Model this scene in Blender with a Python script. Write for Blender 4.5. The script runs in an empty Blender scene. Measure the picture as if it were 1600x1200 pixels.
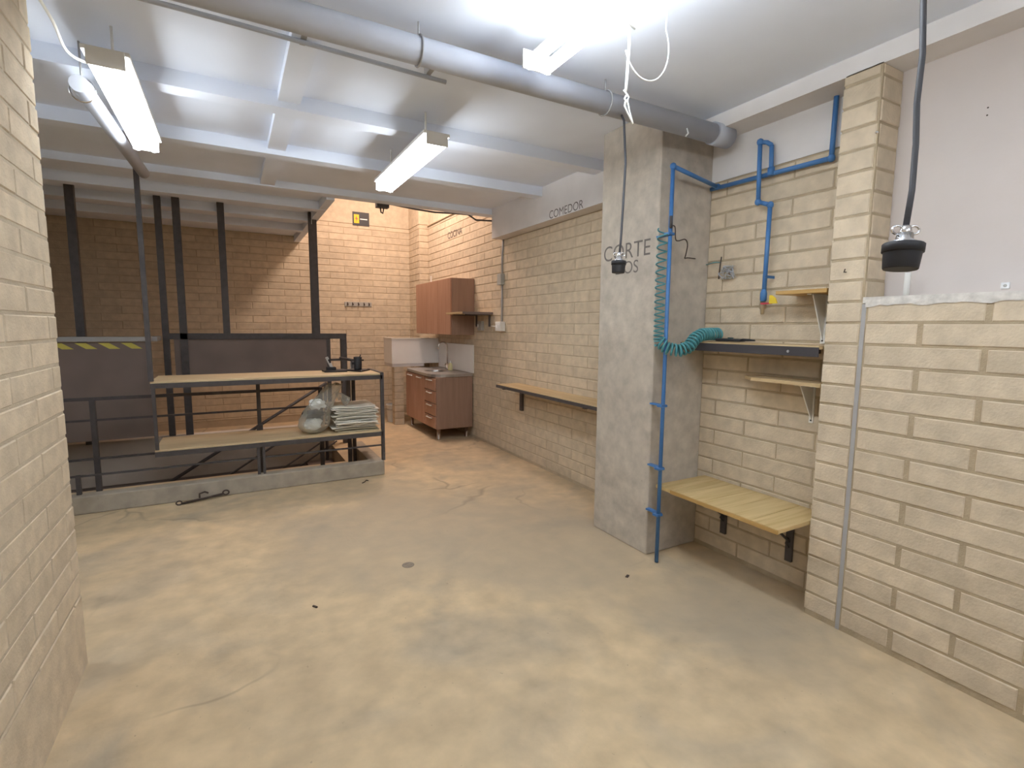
import bpy, bmesh, math, random
from mathutils import Vector, Matrix
random.seed(7)
S = bpy.context.scene
COL = S.collection
PI = math.pi

# ------------------------------------------------------------------ camera
FPX = 789.7
YAW, PITCH, ROLL = 0.50612, 0.112474, -0.008426
cam_d = bpy.data.cameras.new('camera')
cam_d.sensor_fit = 'HORIZONTAL'; cam_d.sensor_width = 36.0
cam_d.lens = FPX / 1600.0 * 36.0
cam_d.clip_start = 0.02
cam = bpy.data.objects.new('camera', cam_d); COL.objects.link(cam)
fw = Vector((math.sin(YAW)*math.cos(PITCH), math.cos(YAW)*math.cos(PITCH), -math.sin(PITCH)))
rt = Vector((math.cos(YAW), -math.sin(YAW), 0)); dn = fw.cross(rt)
r2 = math.cos(ROLL)*rt + math.sin(ROLL)*dn; d2 = -math.sin(ROLL)*rt + math.cos(ROLL)*dn
M = Matrix.Identity(4)
for i in range(3):
    M[i][0] = r2[i]; M[i][1] = -d2[i]; M[i][2] = -fw[i]
M[2][3] = 1.5
cam.matrix_world = M
S.camera = cam

# ------------------------------------------------------------------ world, exposure
w = bpy.data.worlds.new('world'); S.world = w; w.use_nodes = True
w.node_tree.nodes['Background'].inputs[0].default_value = (0.5, 0.55, 0.65, 1)
w.node_tree.nodes['Background'].inputs[1].default_value = 0.15
vs = S.view_settings
vs.view_transform = 'Standard'; vs.look = 'None'; vs.gamma = 1.0
vs.use_curve_mapping = False
vs.exposure = 0.63
TUBE = 20.0            # emission of the fluorescent diffusers

# added unseen light, warm, high above the kitchen corner (double height space)
def area(name, loc, rot, sx, sy, power, col):
    l = bpy.data.lights.new(name, 'AREA'); l.shape = 'RECTANGLE'; l.size = sx; l.size_y = sy
    l.energy = power; l.color = col
    o = bpy.data.objects.new(name, l); COL.objects.link(o); o.location = loc; o.rotation_euler = rot
    return o
area('kitchen_added_light', (2.05, 7.0, 4.15), (0, 0, 0), 0.5, 0.9, 50, (1.0, 0.77, 0.64))

# ------------------------------------------------------------------ materials
MT = {}
def nodes(name):
    m = bpy.data.materials.new(name); m.use_nodes = True
    nt = m.node_tree; b = nt.nodes['Principled BSDF']
    return m, nt, b
def setin(b, k, v):
    if k in b.inputs: b.inputs[k].default_value = v
def rgb(c): return (c[0], c[1], c[2], 1)
def mat(name, col, rough=0.7, metal=0.0, var=0.0, scale=8.0, bump=0.0, bscale=60.0, objvar=0.0, spec=0.4, stretch=None, detail=2):
    m, nt, b = nodes(name)
    b.inputs['Roughness'].default_value = rough; b.inputs['Metallic'].default_value = metal
    setin(b, 'Specular IOR Level', spec)
    N = nt.nodes; L = nt.links
    tc = N.new('ShaderNodeTexCoord'); mp = N.new('ShaderNodeMapping')
    geo = N.new('ShaderNodeNewGeometry')
    L.new(geo.outputs['Position'], mp.inputs['Vector'])
    if stretch: mp.inputs['Scale'].default_value = stretch
    out = None
    if var > 0:
        nz = N.new('ShaderNodeTexNoise'); nz.inputs['Scale'].default_value = scale; nz.inputs['Detail'].default_value = detail
        L.new(mp.outputs[0], nz.inputs['Vector'])
        mr = N.new('ShaderNodeMapRange'); mr.inputs[1].default_value = 0.3; mr.inputs[2].default_value = 0.7
        mr.inputs[3].default_value = 1 - var; mr.inputs[4].default_value = 1 + var
        L.new(nz.outputs['Fac'], mr.inputs[0]); out = mr.outputs[0]
    if objvar > 0:
        oi = N.new('ShaderNodeObjectInfo'); mr2 = N.new('ShaderNodeMapRange')
        mr2.inputs[3].default_value = 1 - objvar; mr2.inputs[4].default_value = 1 + objvar
        L.new(oi.outputs['Random'], mr2.inputs[0])
        if out is None: out = mr2.outputs[0]
        else:
            mm = N.new('ShaderNodeMath'); mm.operation = 'MULTIPLY'
            L.new(out, mm.inputs[0]); L.new(mr2.outputs[0], mm.inputs[1]); out = mm.outputs[0]
    if out is None:
        b.inputs['Base Color'].default_value = rgb(col)
    else:
        vm = N.new('ShaderNodeVectorMath'); vm.operation = 'SCALE'
        vm.inputs[0].default_value = col
        L.new(out, vm.inputs['Scale']); L.new(vm.outputs[0], b.inputs['Base Color'])
    if bump > 0:
        nb = N.new('ShaderNodeTexNoise'); nb.inputs['Scale'].default_value = bscale; nb.inputs['Detail'].default_value = 2
        L.new(mp.outputs[0], nb.inputs['Vector'])
        bp = N.new('ShaderNodeBump'); bp.inputs['Strength'].default_value = bump; bp.inputs['Distance'].default_value = 0.01
        L.new(nb.outputs['Fac'], bp.inputs['Height']); L.new(bp.outputs[0], b.inputs['Normal'])
    MT[name] = m
    return m
mat('brick', (.61, .51, .38), .92, var=.10, scale=14, bump=.25, bscale=90, objvar=.07, spec=.2)
mat('mortar', (.43, .345, .235), .95, var=.10, scale=10, bump=.3, bscale=120, spec=.2)
mat('mortar_pale', (.53, .45, .34), .95, var=.08, scale=10, bump=.3, bscale=120, spec=.2)
mat('caulk', (.38, .37, .37), .8)
mat('plaster_white', (.62, .56, .53), .9, var=.03, scale=3, bump=.06, bscale=40, spec=.2)
mat('plaster_beam', (.74, .71, .70), .9, var=.05, scale=4, bump=.08, bscale=40, spec=.2)
mat('ceiling_paint', (.80, .855, .97), .9, var=.04, scale=2, bump=.05, bscale=25, spec=.2)
mat('smear', (.66, .625, .58), .9, var=.15, scale=25, bump=.4, bscale=60)
mat('black_steel', (.075, .066, .066), .55, var=.15, scale=20, spec=.5)
mat('dark_sheet', (.215, .165, .145), .6, var=.12, scale=3)
mat('dark_edge', (.055, .05, .055), .6)
mat('mortar_far', (.50, .405, .29), .95, var=.08, scale=10, spec=.2)
mat('handle_steel', (.80, .78, .74), .35, metal=.4)
mat('upstand_paint', (.66, .58, .50), .9, var=.06, scale=4)
mat('drain_iron', (.27, .225, .175), .8, var=.15, scale=40)
mat('grey_rail', (.42, .42, .43), .5, metal=.3)
mat('blue_pipe', (.06, .18, .42), .4, var=.08, scale=10)
mat('teal_hose', (.07, .27, .30), .4)
mat('chrome', (.75, .75, .76), .18, metal=1.0)
mat('brass', (.62, .55, .42), .35, metal=1.0)
mat('yellow', (.85, .62, .04), .5)
mat('yellow_tape', (.62, .55, .12), .6)
mat('black_tape', (.05, .045, .045), .6)
mat('red', (.5, .05, .08), .5)
mat('rubber', (.022, .022, .026), .55)
mat('cable_black', (.05, .05, .058), .5)
mat('white_wire', (.85, .85, .83), .5)
mat('white_metal', (.78, .77, .74), .5)
mat('pvc_grey', (.46, .48, .54), .6, var=.05, scale=5)
mat('letter', (.16, .14, .13), .8)
mat('white_tile', (.88, .87, .85), .3, var=.02, scale=5)
mat('tub_rim', (.82, .78, .70), .4)
mat('sink_top', (.48, .45, .42), .35, metal=.6, var=.06, scale=12)
mat('sink_steel', (.5, .5, .5), .3, metal=1.0)
mat('paper', (.78, .75, .67), .8, var=.06, scale=30, objvar=.12)
mat('paper_white', (.9, .92, .92), .6, bump=.5, bscale=40)
mat('kraft', (.50, .45, .33), .85)
mat('bucket_plastic', (.72, .72, .70), .5)
mat('soap', (.78, .74, .42), .4)
mat('box_grey', (.42, .41, .38), .6)
mat('rust', (.07, .05, .04), .8, var=.2, scale=40)
mat('sign_dark', (.05, .05, .055), .5)
mat('sign_yellow', (.9, .55, .03), .5)
mat('white_paint', (.85, .85, .85), .6)
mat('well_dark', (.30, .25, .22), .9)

def wood(name, c1, c2, axis='X', rough=.55, sc=1.0, objvar=.06):
    m, nt, b = nodes(name); N = nt.nodes; L = nt.links
    b.inputs['Roughness'].default_value = rough; setin(b, 'Specular IOR Level', .35)
    geo = N.new('ShaderNodeNewGeometry'); mp = N.new('ShaderNodeMapping')
    s = {'X': (1.2, 14, 14), 'Y': (14, 1.2, 14), 'Z': (14, 14, 1.2)}[axis]
    mp.inputs['Scale'].default_value = tuple(v*sc for v in s)
    L.new(geo.outputs['Position'], mp.inputs['Vector'])
    oi = N.new('ShaderNodeObjectInfo'); ad = N.new('ShaderNodeVectorMath'); ad.operation = 'ADD'
    ml = N.new('ShaderNodeVectorMath'); ml.operation = 'SCALE'; ml.inputs[0].default_value = (9, 7, 5)
    L.new(oi.outputs['Random'], ml.inputs['Scale']); L.new(mp.outputs[0], ad.inputs[0]); L.new(ml.outputs[0], ad.inputs[1])
    nz = N.new('ShaderNodeTexNoise'); nz.inputs['Scale'].default_value = 1.6; nz.inputs['Detail'].default_value = 4; nz.inputs['Distortion'].default_value = .6
    L.new(ad.outputs[0], nz.inputs['Vector'])
    cr = N.new('ShaderNodeValToRGB'); cr.color_ramp.elements[0].position = .32; cr.color_ramp.elements[1].position = .68
    cr.color_ramp.elements[0].color = rgb(c1); cr.color_ramp.elements[1].color = rgb(c2)
    L.new(nz.outputs['Fac'], cr.inputs[0])
    mr = N.new('ShaderNodeMapRange'); mr.inputs[3].default_value = 1-objvar; mr.inputs[4].default_value = 1+objvar
    L.new(oi.outputs['Random'], mr.inputs[0])
    vm = N.new('ShaderNodeVectorMath'); vm.operation = 'SCALE'
    L.new(cr.outputs[0], vm.inputs[0]); L.new(mr.outputs[0], vm.inputs['Scale']); L.new(vm.outputs[0], b.inputs['Base Color'])
    MT[name] = m
wood('pine', (.50, .35, .15), (.66, .50, .26), 'X')
wood('pine_y', (.46, .32, .16), (.60, .45, .26), 'Y')
wood('pine_edge', (.40, .23, .07), (.50, .32, .12), 'Y')
wood('oak_long', (.58, .43, .25), (.72, .56, .35), 'X')
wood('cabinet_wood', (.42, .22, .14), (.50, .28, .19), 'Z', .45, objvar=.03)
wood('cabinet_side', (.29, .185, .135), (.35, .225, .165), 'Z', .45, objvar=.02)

def concrete(name, ca, cb, cc, rough=.75, cracks=True, sc=1.0):
    m, nt, b = nodes(name); N = nt.nodes; L = nt.links
    geo = N.new('ShaderNodeNewGeometry')
    setin(b, 'Specular IOR Level', .3)
    def noise(s, d=6, dist=0.0):
        n = N.new('ShaderNodeTexNoise'); n.inputs['Scale'].default_value = s*sc; n.inputs['Detail'].default_value = d; n.inputs['Distortion'].default_value = dist
        L.new(geo.outputs['Position'], n.inputs['Vector']); return n.outputs['Fac']
    def ramp(f, p0, p1):
        r = N.new('ShaderNodeMapRange'); r.inputs[1].default_value = p0; r.inputs[2].default_value = p1
        L.new(f, r.inputs[0]); return r.outputs[0]
    def mix(f, a, bb):
        x = N.new('ShaderNodeMix'); x.data_type = 'RGBA'; L.new(f, x.inputs[0])
        for k, v in ((6, a), (7, bb)):
            if hasattr(v, 'links'): L.new(v, x.inputs[k])
            else: x.inputs[k].default_value = rgb(v)
        return x.outputs[2]
    c = mix(ramp(noise(.55, 3, .4), .38, .64), ca, cb)
    c = mix(ramp(noise(1.5, 5, .8), .50, .72), c, cc)
    fine = ramp(noise(7, 5), .30, .75)
    v = N.new('ShaderNodeVectorMath'); v.operation = 'SCALE'; L.new(c, v.inputs[0])
    fm = N.new('ShaderNodeMapRange'); fm.inputs[3].default_value = .80; fm.inputs[4].default_value = 1.12
    L.new(fine, fm.inputs[0]); L.new(fm.outputs[0], v.inputs['Scale']); c = v.outputs[0]
    if cracks:
        ad = N.new('ShaderNodeTexNoise'); ad.inputs['Scale'].default_value = 1.3; ad.inputs['Detail'].default_value = 3
        L.new(geo.outputs['Position'], ad.inputs['Vector'])
        va = N.new('ShaderNodeVectorMath'); va.operation = 'MULTIPLY_ADD'
        L.new(ad.outputs['Color'], va.inputs[0]); va.inputs[1].default_value = (1.4, 1.4, 0); L.new(geo.outputs['Position'], va.inputs[2])
        vo = N.new('ShaderNodeTexVoronoi'); vo.feature = 'DISTANCE_TO_EDGE'; vo.inputs['Scale'].default_value = .55
        L.new(va.outputs[0], vo.inputs['Vector'])
        cr = ramp(vo.outputs['Distance'], .012, .0)
        msk = ramp(noise(.8, 2), .50, .62)
        mu = N.new('ShaderNodeMath'); mu.operation = 'MULTIPLY'; L.new(cr, mu.inputs[0]); L.new(msk, mu.inputs[1])
        mu2 = N.new('ShaderNodeMath'); mu2.operation = 'MULTIPLY'; L.new(mu.outputs[0], mu2.inputs[0]); mu2.inputs[1].default_value = .55
        c = mix(mu2.outputs[0], c, (.22, .17, .12))
    if cracks:      # soft darker grey patches near the column foot, drain and niche
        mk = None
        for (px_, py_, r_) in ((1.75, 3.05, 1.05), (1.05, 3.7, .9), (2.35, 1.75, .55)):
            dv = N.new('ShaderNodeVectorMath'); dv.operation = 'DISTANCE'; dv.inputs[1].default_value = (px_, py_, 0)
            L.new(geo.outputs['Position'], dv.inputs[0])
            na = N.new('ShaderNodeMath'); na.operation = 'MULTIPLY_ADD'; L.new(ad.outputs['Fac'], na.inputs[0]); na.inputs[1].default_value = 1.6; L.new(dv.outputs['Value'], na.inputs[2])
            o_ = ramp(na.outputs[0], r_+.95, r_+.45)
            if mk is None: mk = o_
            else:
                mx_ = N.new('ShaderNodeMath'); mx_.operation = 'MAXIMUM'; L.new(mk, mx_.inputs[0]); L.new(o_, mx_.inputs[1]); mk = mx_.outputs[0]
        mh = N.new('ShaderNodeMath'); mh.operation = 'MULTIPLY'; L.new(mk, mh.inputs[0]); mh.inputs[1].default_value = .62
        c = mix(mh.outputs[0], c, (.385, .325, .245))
    # small dark and pale specks
    sp = ramp(noise(38, 2), .735, .76); 
    sm = N.new('ShaderNodeMath'); sm.operation = 'MULTIPLY'; L.new(sp, sm.inputs[0]); sm.inputs[1].default_value = .35
    c = mix(sm.outputs[0], c, (.20, .16, .12))
    L.new(c, b.inputs['Base Color'])
    rr = N.new('ShaderNodeMapRange'); rr.inputs[3].default_value = rough-.14; rr.inputs[4].default_value = rough+.1
    L.new(fine, rr.inputs[0]); L.new(rr.outputs[0], b.inputs['Roughness'])
    bp = N.new('ShaderNodeBump'); bp.inputs['Strength'].default_value = .12; bp.inputs['Distance'].default_value = .01
    L.new(noise(30, 2), bp.inputs['Height']); L.new(bp.outputs[0], b.inputs['Normal'])
    MT[name] = m
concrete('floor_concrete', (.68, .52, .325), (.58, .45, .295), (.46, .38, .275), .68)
concrete('column_concrete', (.56, .50, .425), (.52, .46, .39), (.47, .41, .345), .8, cracks=False, sc=1.8)
concrete('kerb_concrete', (.46, .405, .33), (.42, .37, .30), (.39, .335, .265), .8, cracks=False, sc=1.5)

def emis(name, col, st):
    m, nt, b = nodes(name)
    b.inputs['Base Color'].default_value = rgb((.9, .9, .9))
    b.inputs['Emission Color'].default_value = rgb(col); b.inputs['Emission Strength'].default_value = st
    MT[name] = m
emis('tube_light', (.88, .95, 1.0), TUBE)
emis('tube_light_worn', (.90, .96, 1.0), TUBE*.72)

def clear_plastic():
    m, nt, b = nodes('clear_plastic'); N = nt.nodes; L = nt.links
    tr = N.new('ShaderNodeBsdfTransparent'); tr.inputs[0].default_value = (.90, .90, .87, 1)
    gl = N.new('ShaderNodeBsdfPrincipled'); gl.inputs['Base Color'].default_value = rgb((.62, .60, .53)); gl.inputs['Roughness'].default_value = .18
    lw = N.new('ShaderNodeLayerWeight'); lw.inputs[0].default_value = .35
    mr = N.new('ShaderNodeMapRange'); mr.inputs[3].default_value = .24; mr.inputs[4].default_value = .8
    L.new(lw.outputs['Facing'], mr.inputs[0])
    mx = N.new('ShaderNodeMixShader'); L.new(mr.outputs[0], mx.inputs[0]); L.new(tr.outputs[0], mx.inputs[1]); L.new(gl.outputs[0], mx.inputs[2])
    L.new(mx.outputs[0], N['Material Output'].inputs[0]); MT['clear_plastic'] = m
clear_plastic()

# ------------------------------------------------------------------ helpers
ORG = {}
class MB:
    """collects shapes in world coordinates, links them as ONE mesh"""
    def __init__(s): s.v = []; s.f = []; s.sm = []
    def add(s, vs_, fs, smooth=False):
        o = len(s.v); s.v += [tuple(v) for v in vs_]
        for f in fs: s.f.append(tuple(i+o for i in f)); s.sm.append(smooth)
        return s
    def box(s, x0, x1, y0, y1, z0, z1, rot=None, bev=0.0):
        if x0 > x1: x0, x1 = x1, x0
        if y0 > y1: y0, y1 = y1, y0
        if z0 > z1: z0, z1 = z1, z0
        if bev > 0:
            bm = bmesh.new(); bmesh.ops.create_cube(bm, size=1)
            for v in bm.verts:
                v.co = Vector(((x0+x1)/2+v.co.x*(x1-x0), (y0+y1)/2+v.co.y*(y1-y0), (z0+z1)/2+v.co.z*(z1-z0)))
            bmesh.ops.bevel(bm, geom=bm.edges[:], offset=bev, segments=2, affect='EDGES', profile=.5)
            vs_ = [v.co.copy() for v in bm.verts]; bm.verts.index_update()
            fs = [[v.index for v in f.verts] for f in bm.faces]; bm.free()
        else:
            vs_ = [Vector((x, y, z)) for z in (z0, z1) for y in (y0, y1) for x in (x0, x1)]
            fs = [(0, 2, 3, 1), (4, 5, 7, 6), (0, 1, 5, 4), (2, 6, 7, 3), (0, 4, 6, 2), (1, 3, 7, 5)]
        if rot is not None:
            c = Vector(((x0+x1)/2, (y0+y1)/2, (z0+z1)/2)); vs_ = [c + rot @ (v-c) for v in vs_]
        return s.add(vs_, fs)
    def tube(s, pts, r, n=10, cap=True, smooth=True):
        pts = [Vector(p) for p in pts]; rs = r if isinstance(r, (list, tuple)) else [r]*len(pts)
        vs_ = []; fs = []; prev = None
        for i, p in enumerate(pts):
            if i == 0: t = pts[1]-p
            elif i == len(pts)-1: t = p-pts[-2]
            else: t = (pts[i+1]-p).normalized() + (p-pts[i-1]).normalized()
            t.normalize()
            if prev is None:
                a = Vector((0, 0, 1)) if abs(t.z) < .9 else Vector((1, 0, 0)); u = t.cross(a).normalized()
            else:
                u = prev - t*prev.dot(t)
                u = u.normalized() if u.length > 1e-6 else t.orthogonal().normalized()
            prev = u; q = t.cross(u)
            for k in range(n):
                a = 2*PI*k/n; vs_.append(p + (u*math.cos(a)+q*math.sin(a))*rs[i])
        for i in range(len(pts)-1):
            for k in range(n):
                fs.append((i*n+k, i*n+(k+1) % n, (i+1)*n+(k+1) % n, (i+1)*n+k))
        s.add(vs_, fs, smooth)
        if cap:
            m = len(pts)-1
            o = len(s.v)-len(vs_)
            s.f.append(tuple(o+k for k in range(n))[::-1]); s.sm.append(False)
            s.f.append(tuple(o+m*n+k for k in range(n))); s.sm.append(False)
        return s
    def lathe(s, c, prof, n=20, axis=Vector((0, 0, 1)), smooth=True, cap=True):
        c = Vector(c); axis = Vector(axis).normalized(); u = axis.orthogonal().normalized(); q = axis.cross(u)
        vs_ = []; fs = []
        for r, h in prof:
            for k in range(n):
                a = 2*PI*k/n; vs_.append(c + axis*h + (u*math.cos(a)+q*math.sin(a))*r)
        for i in range(len(prof)-1):
            for k in range(n): fs.append((i*n+k, i*n+(k+1) % n, (i+1)*n+(k+1) % n, (i+1)*n+k))
        o = len(s.v); s.add(vs_, fs, smooth)
        if cap:
            s.f.append(tuple(o+k for k in range(n))[::-1]); s.sm.append(False)
            m = len(prof)-1; s.f.append(tuple(o+m*n+k for k in range(n))); s.sm.append(False)
        return s
    def prism(s, poly, d):
        d = Vector(d); n = len(poly); a = [Vector(p) for p in poly]; b = [p+d for p in a]
        fs = [tuple(range(n))[::-1], tuple(range(n, 2*n))]
        for k in range(n): fs.append((k, (k+1) % n, n+(k+1) % n, n+k))
        return s.add(a+b, fs)
    def build(s, name, m, parent=None, org=None):
        if parent is not None: off = ORG[parent.name]
        else: off = Vector(org) if org is not None else Vector((0, 0, 0))
        me = bpy.data.meshes.new(name)
        me.from_pydata([tuple(Vector(v)-off) for v in s.v], [], s.f); me.update()
        bm = bmesh.new(); bm.from_mesh(me); bmesh.ops.recalc_face_normals(bm, faces=bm.faces[:]); bm.to_mesh(me); bm.free()
        for p, sm in zip(me.polygons, s.sm): p.use_smooth = sm
        me.materials.append(MT[m])
        o = bpy.data.objects.new(name, me); COL.objects.link(o)
        if parent is not None: o.parent = parent
        else: o.location = off
        ORG[o.name] = off
        return o
def thing(name, label, cat, loc, group=None):
    o = bpy.data.objects.new(name, None); COL.objects.link(o); o.location = loc; o.empty_display_size = .05
    o['label'] = label; o['category'] = cat
    if group: o['group'] = group
    ORG[o.name] = Vector(loc); return o
def tag(o, label, cat, group=None):
    o['label'] = label; o['category'] = cat
    if group: o['group'] = group
    return o
def struct(name, mb, m, label=None, cat=None):
    o = mb.build(name, m); o['kind'] = 'structure'
    if label: o['label'] = label
    if cat: o['category'] = cat
    return o
def bx(*a, **k): return MB().box(*a, **k)
def tb(*a, **k): return MB().tube(*a, **k)

def smooth(p, n=5):
    P_ = [Vector(q_) for q_ in p]; P_ = [2*P_[0]-P_[1]] + P_ + [2*P_[-1]-P_[-2]]; o = []
    for i in range(1, len(P_)-2):
        for k in range(n):
            u = k/n; a, b, c, d = P_[i-1:i+3]
            o.append(.5*((2*b)+(c-a)*u+(2*a-5*b+4*c-d)*u*u+(3*b-a-3*c+d)*u**3))
    return o + [P_[-2]]
# ---- individual bricks sharing mesh data
BM = {}
def brick_mesh(L_, H_, axis, sgn, depth=.03, ch=.004):
    """front face on the plane, facing sgn*axis; length along the other horizontal axis"""
    key = (round(L_, 3), round(H_, 3), axis, sgn)
    if key in BM: return BM[key]
    a, h = L_/2, H_/2; vs_ = []
    for (aa, hh, dd) in ((a, h, -depth), (a, h, -ch), (a-ch, h-ch, 0)):
        for sa, sh in ((-1, -1), (1, -1), (1, 1), (-1, 1)):
            vs_.append((sa*aa, sh*hh, dd))
    fs = [(0, 3, 2, 1), (8, 9, 10, 11)]
    for r in range(2):
        for k in range(4): fs.append((r*4+k, r*4+(k+1) % 4, r*4+4+(k+1) % 4, r*4+4+k))
    if axis == 'x': vv = [(sgn*d, p, z) for p, z, d in vs_]
    else: vv = [(p, sgn*d, z) for p, z, d in vs_]
    me = bpy.data.meshes.new('brick'); me.from_pydata(vv, [], fs); me.update()
    bm = bmesh.new(); bm.from_mesh(me); bmesh.ops.recalc_face_normals(bm, faces=bm.faces[:]); bm.to_mesh(me); bm.free()
    me.materials.append(MT['brick']); BM[key] = me; return me
def lay(parent, axis, sgn, plane, p0, p1, z0, z1, length=.445, course=.1005, zoff=.024, joint=.012, phase=0.0, holes=(), limit=300, proud=.004, jv=None, pref=None):
    """running bond between p0..p1 (along the wall) and z0..z1; first `limit` bricks single objects, rest joined"""
    jv = jv if jv is not None else joint
    items = []
    k = 0; zb = zoff - course*math.ceil((zoff-z0)/course) if zoff > z0 else zoff
    while zb < z1-.02:
        lo, hi = max(zb+joint/2, z0), min(zb+course-joint/2, z1)
        if hi-lo > .02:
            row = int(round((zb-zoff)/course))
            s0 = p0 - (length - ((row % 2)*length/2 + phase) % length)
            q = s0
            while q < p1:
                a, b_ = max(q+jv/2, p0), min(q+length-jv/2, p1)
                if b_-a > .03:
                    segs = [(a, b_)]
                    for (h0, h1, g0, g1) in holes:
                        if lo < g1-.01 and hi > g0+.01:
                            ns = []
                            for (c, d) in segs:
                                if c < h0: ns.append((c, min(d, h0)))
                                if d > h1: ns.append((max(c, h1), d))
                            segs = [t for t in ns if t[1]-t[0] > .03]
                    for (c, d) in segs: items.append(((c+d)/2, (lo+hi)/2, d-c, hi-lo))
                q += length
        zb += course
    if pref: items.sort(key=pref)
    for i, (p, z, L_, H_) in enumerate(items[:limit]):
        me = brick_mesh(round(L_*200)/200, round(H_*200)/200, axis, sgn)
        o = bpy.data.objects.new('brick', me); COL.objects.link(o); o.parent = parent
        pr = proud + random.uniform(-.0015, .002)
        base = (plane + sgn*pr, p, z) if axis == 'x' else (p, plane + sgn*pr, z)
        o.location = Vector(base) - ORG[parent.name]
        o.rotation_euler = (random.uniform(-.002, .002), random.uniform(-.002, .002), random.uniform(-.002, .002))
    rest = items[limit:]
    if rest:
        mb = MB()
        for (p, z, L_, H_) in rest:
            if axis == 'x': mb.box(plane-sgn*.02, plane+sgn*proud, p-L_/2, p+L_/2, z-H_/2, z+H_/2)
            else: mb.box(p-L_/2, p+L_/2, plane-sgn*.02, plane+sgn*proud, z-H_/2, z+H_/2)
        o = mb.build('brickwork', 'brick', parent); o['kind'] = 'stuff'

def lettering(txt, parent, plane, y_left, y_right, z_base, z_top, m='letter'):
    """flat painted letters on a wall facing -X; left end at y_left"""
    cu = bpy.data.curves.new('lettering', 'FONT'); cu.body = txt; cu.size = 1; cu.extrude = .0; cu.offset = -.003
    t = bpy.data.objects.new('tmp', cu); COL.objects.link(t)
    bpy.context.view_layer.update()
    me = bpy.data.meshes.new_from_object(t.evaluated_get(bpy.context.evaluated_depsgraph_get()))
    bpy.data.objects.remove(t)
    xs = [v.co.x for v in me.vertices]; ys = [v.co.y for v in me.vertices]
    x0, x1, y0, y1 = min(xs), max(xs), min(ys), max(ys)
    off = ORG[parent.name]
    for v in me.vertices:
        u = (v.co.x-x0)/(x1-x0); h = (v.co.y-y0)/(y1-y0)
        v.co = Vector((plane, y_left+(y_right-y_left)*u, z_base+(z_top-z_base)*h)) - off
    me.materials.clear(); me.materials.append(MT[m]); me.name = 'lettering'
    o = bpy.data.objects.new('lettering', me); COL.objects.link(o); o.parent = parent
    o['label'] = 'painted dark letters reading ' + txt
    return o

# ================================================================== STRUCTURE
ZC = 2.77                   # slab underside near the camera
ZF = 2.84                   # slab underside further back, between the joists
# floor with the stairwell opening  X -3.2..1.05, y 5.70..6.60
fl = MB()
fl.box(-3.3, 2.95, -3.2, 5.70, -.2, 0).box(1.05, 2.95, 5.70, 8.6, -.2, 0).box(-3.3, 1.05, 6.6, 8.6, -.2, 0)
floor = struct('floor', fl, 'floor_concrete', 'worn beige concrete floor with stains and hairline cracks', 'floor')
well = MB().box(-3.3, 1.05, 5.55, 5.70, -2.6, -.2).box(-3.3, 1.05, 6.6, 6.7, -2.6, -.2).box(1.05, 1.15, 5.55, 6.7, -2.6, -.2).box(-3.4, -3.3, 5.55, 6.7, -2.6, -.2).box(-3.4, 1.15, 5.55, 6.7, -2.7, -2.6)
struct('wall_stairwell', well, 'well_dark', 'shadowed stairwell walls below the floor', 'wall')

ce = MB()
ce.box(-3.3, 2.95, -3.2, 2.32, ZC, ZC+.2).box(-3.3, 2.95, 2.32, 5.48, ZF, ZF+.2).box(-3.3, .98, 5.48, 8.6, ZF, ZF+.2)
ceiling = struct('ceiling', ce, 'ceiling_paint', 'pale grey painted concrete ceiling with shallow joists', 'ceiling')
for y in (3.42, 4.34):
    bx(-3.3, 2.69, y-.06, y+.06, 2.755, ZF+.01).build('joist', 'ceiling_paint', ceiling)
bx(-3.3, 2.85, 5.36, 5.50, 2.778, ZF+.01).build('joist', 'ceiling_paint', ceiling)
for y in (6.05, 6.75, 7.5):
    bx(-3.3, .97, y-.06, y+.06, 2.75, ZF+.01).build('joist', 'ceiling_paint', ceiling)
bx(.30, .42, 2.4, 5.4, 2.79, ZF+.01).build('joist', 'ceiling_paint', ceiling)
bx(.90, .98, 5.5, 8.48, 2.755, ZF+.02).build('edge_beam', 'ceiling_paint', ceiling)
# high ceiling over the kitchen corner and the wall strip above the slab
struct('ceiling_kitchen', bx(.9, 2.95, 5.4, 8.6, 4.3, 4.4), 'plaster_white', 'high ceiling over the kitchen corner', 'ceiling')
struct('wall_upper', MB().box(.88, .98, 5.38, 8.6, ZF+.2, 4.3).box(.88, 2.95, 5.38, 5.48, ZF+.2, 4.3), 'plaster_white', 'pale wall strip above the slab edge', 'wall')

# right wall near the camera: parapet of bricks, white plaster recess above
XR = 2.605
wr = struct('wall_right', bx(XR, 2.80, -3.2, 1.292, 0, 1.625), 'mortar', 'beige block wall at the right with flush brown mortar', 'wall')
lay(wr, 'x', -1, XR, 1.2895-.445*6, 1.284, .002, 1.63, phase=.2225, joint=.012, jv=.02, limit=300)
bx(XR-.006, 2.80, -3.2, 1.303, 1.625, 1.652).build('ledge_cap', 'smear', wr)
top_, bot_ = [], []
for i in range(61):
    y = 1.29-i*.03; bot_.append((XR-.0075, y, 1.617-.008*random.random()-(.006 if i % 7 < 2 else 0))); top_.append((XR-.0075, y, 1.65))
mb = MB().add(bot_+top_, [(i, i+1, 61+i+1, 61+i) for i in range(60)])
mb.build('plaster_smear', 'smear', wr)
struct('wall_plaster', bx(2.775, 2.95, -3.2, 1.31, 1.652, ZC), 'plaster_white', 'smooth off-white plaster wall above the block parapet', 'wall')
struct('trim_1', bx(XR, 2.95, -3.2, 2.40, 2.685, ZC+.01), 'plaster_beam', 'plastered beam running above the right wall', 'beam')
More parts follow.
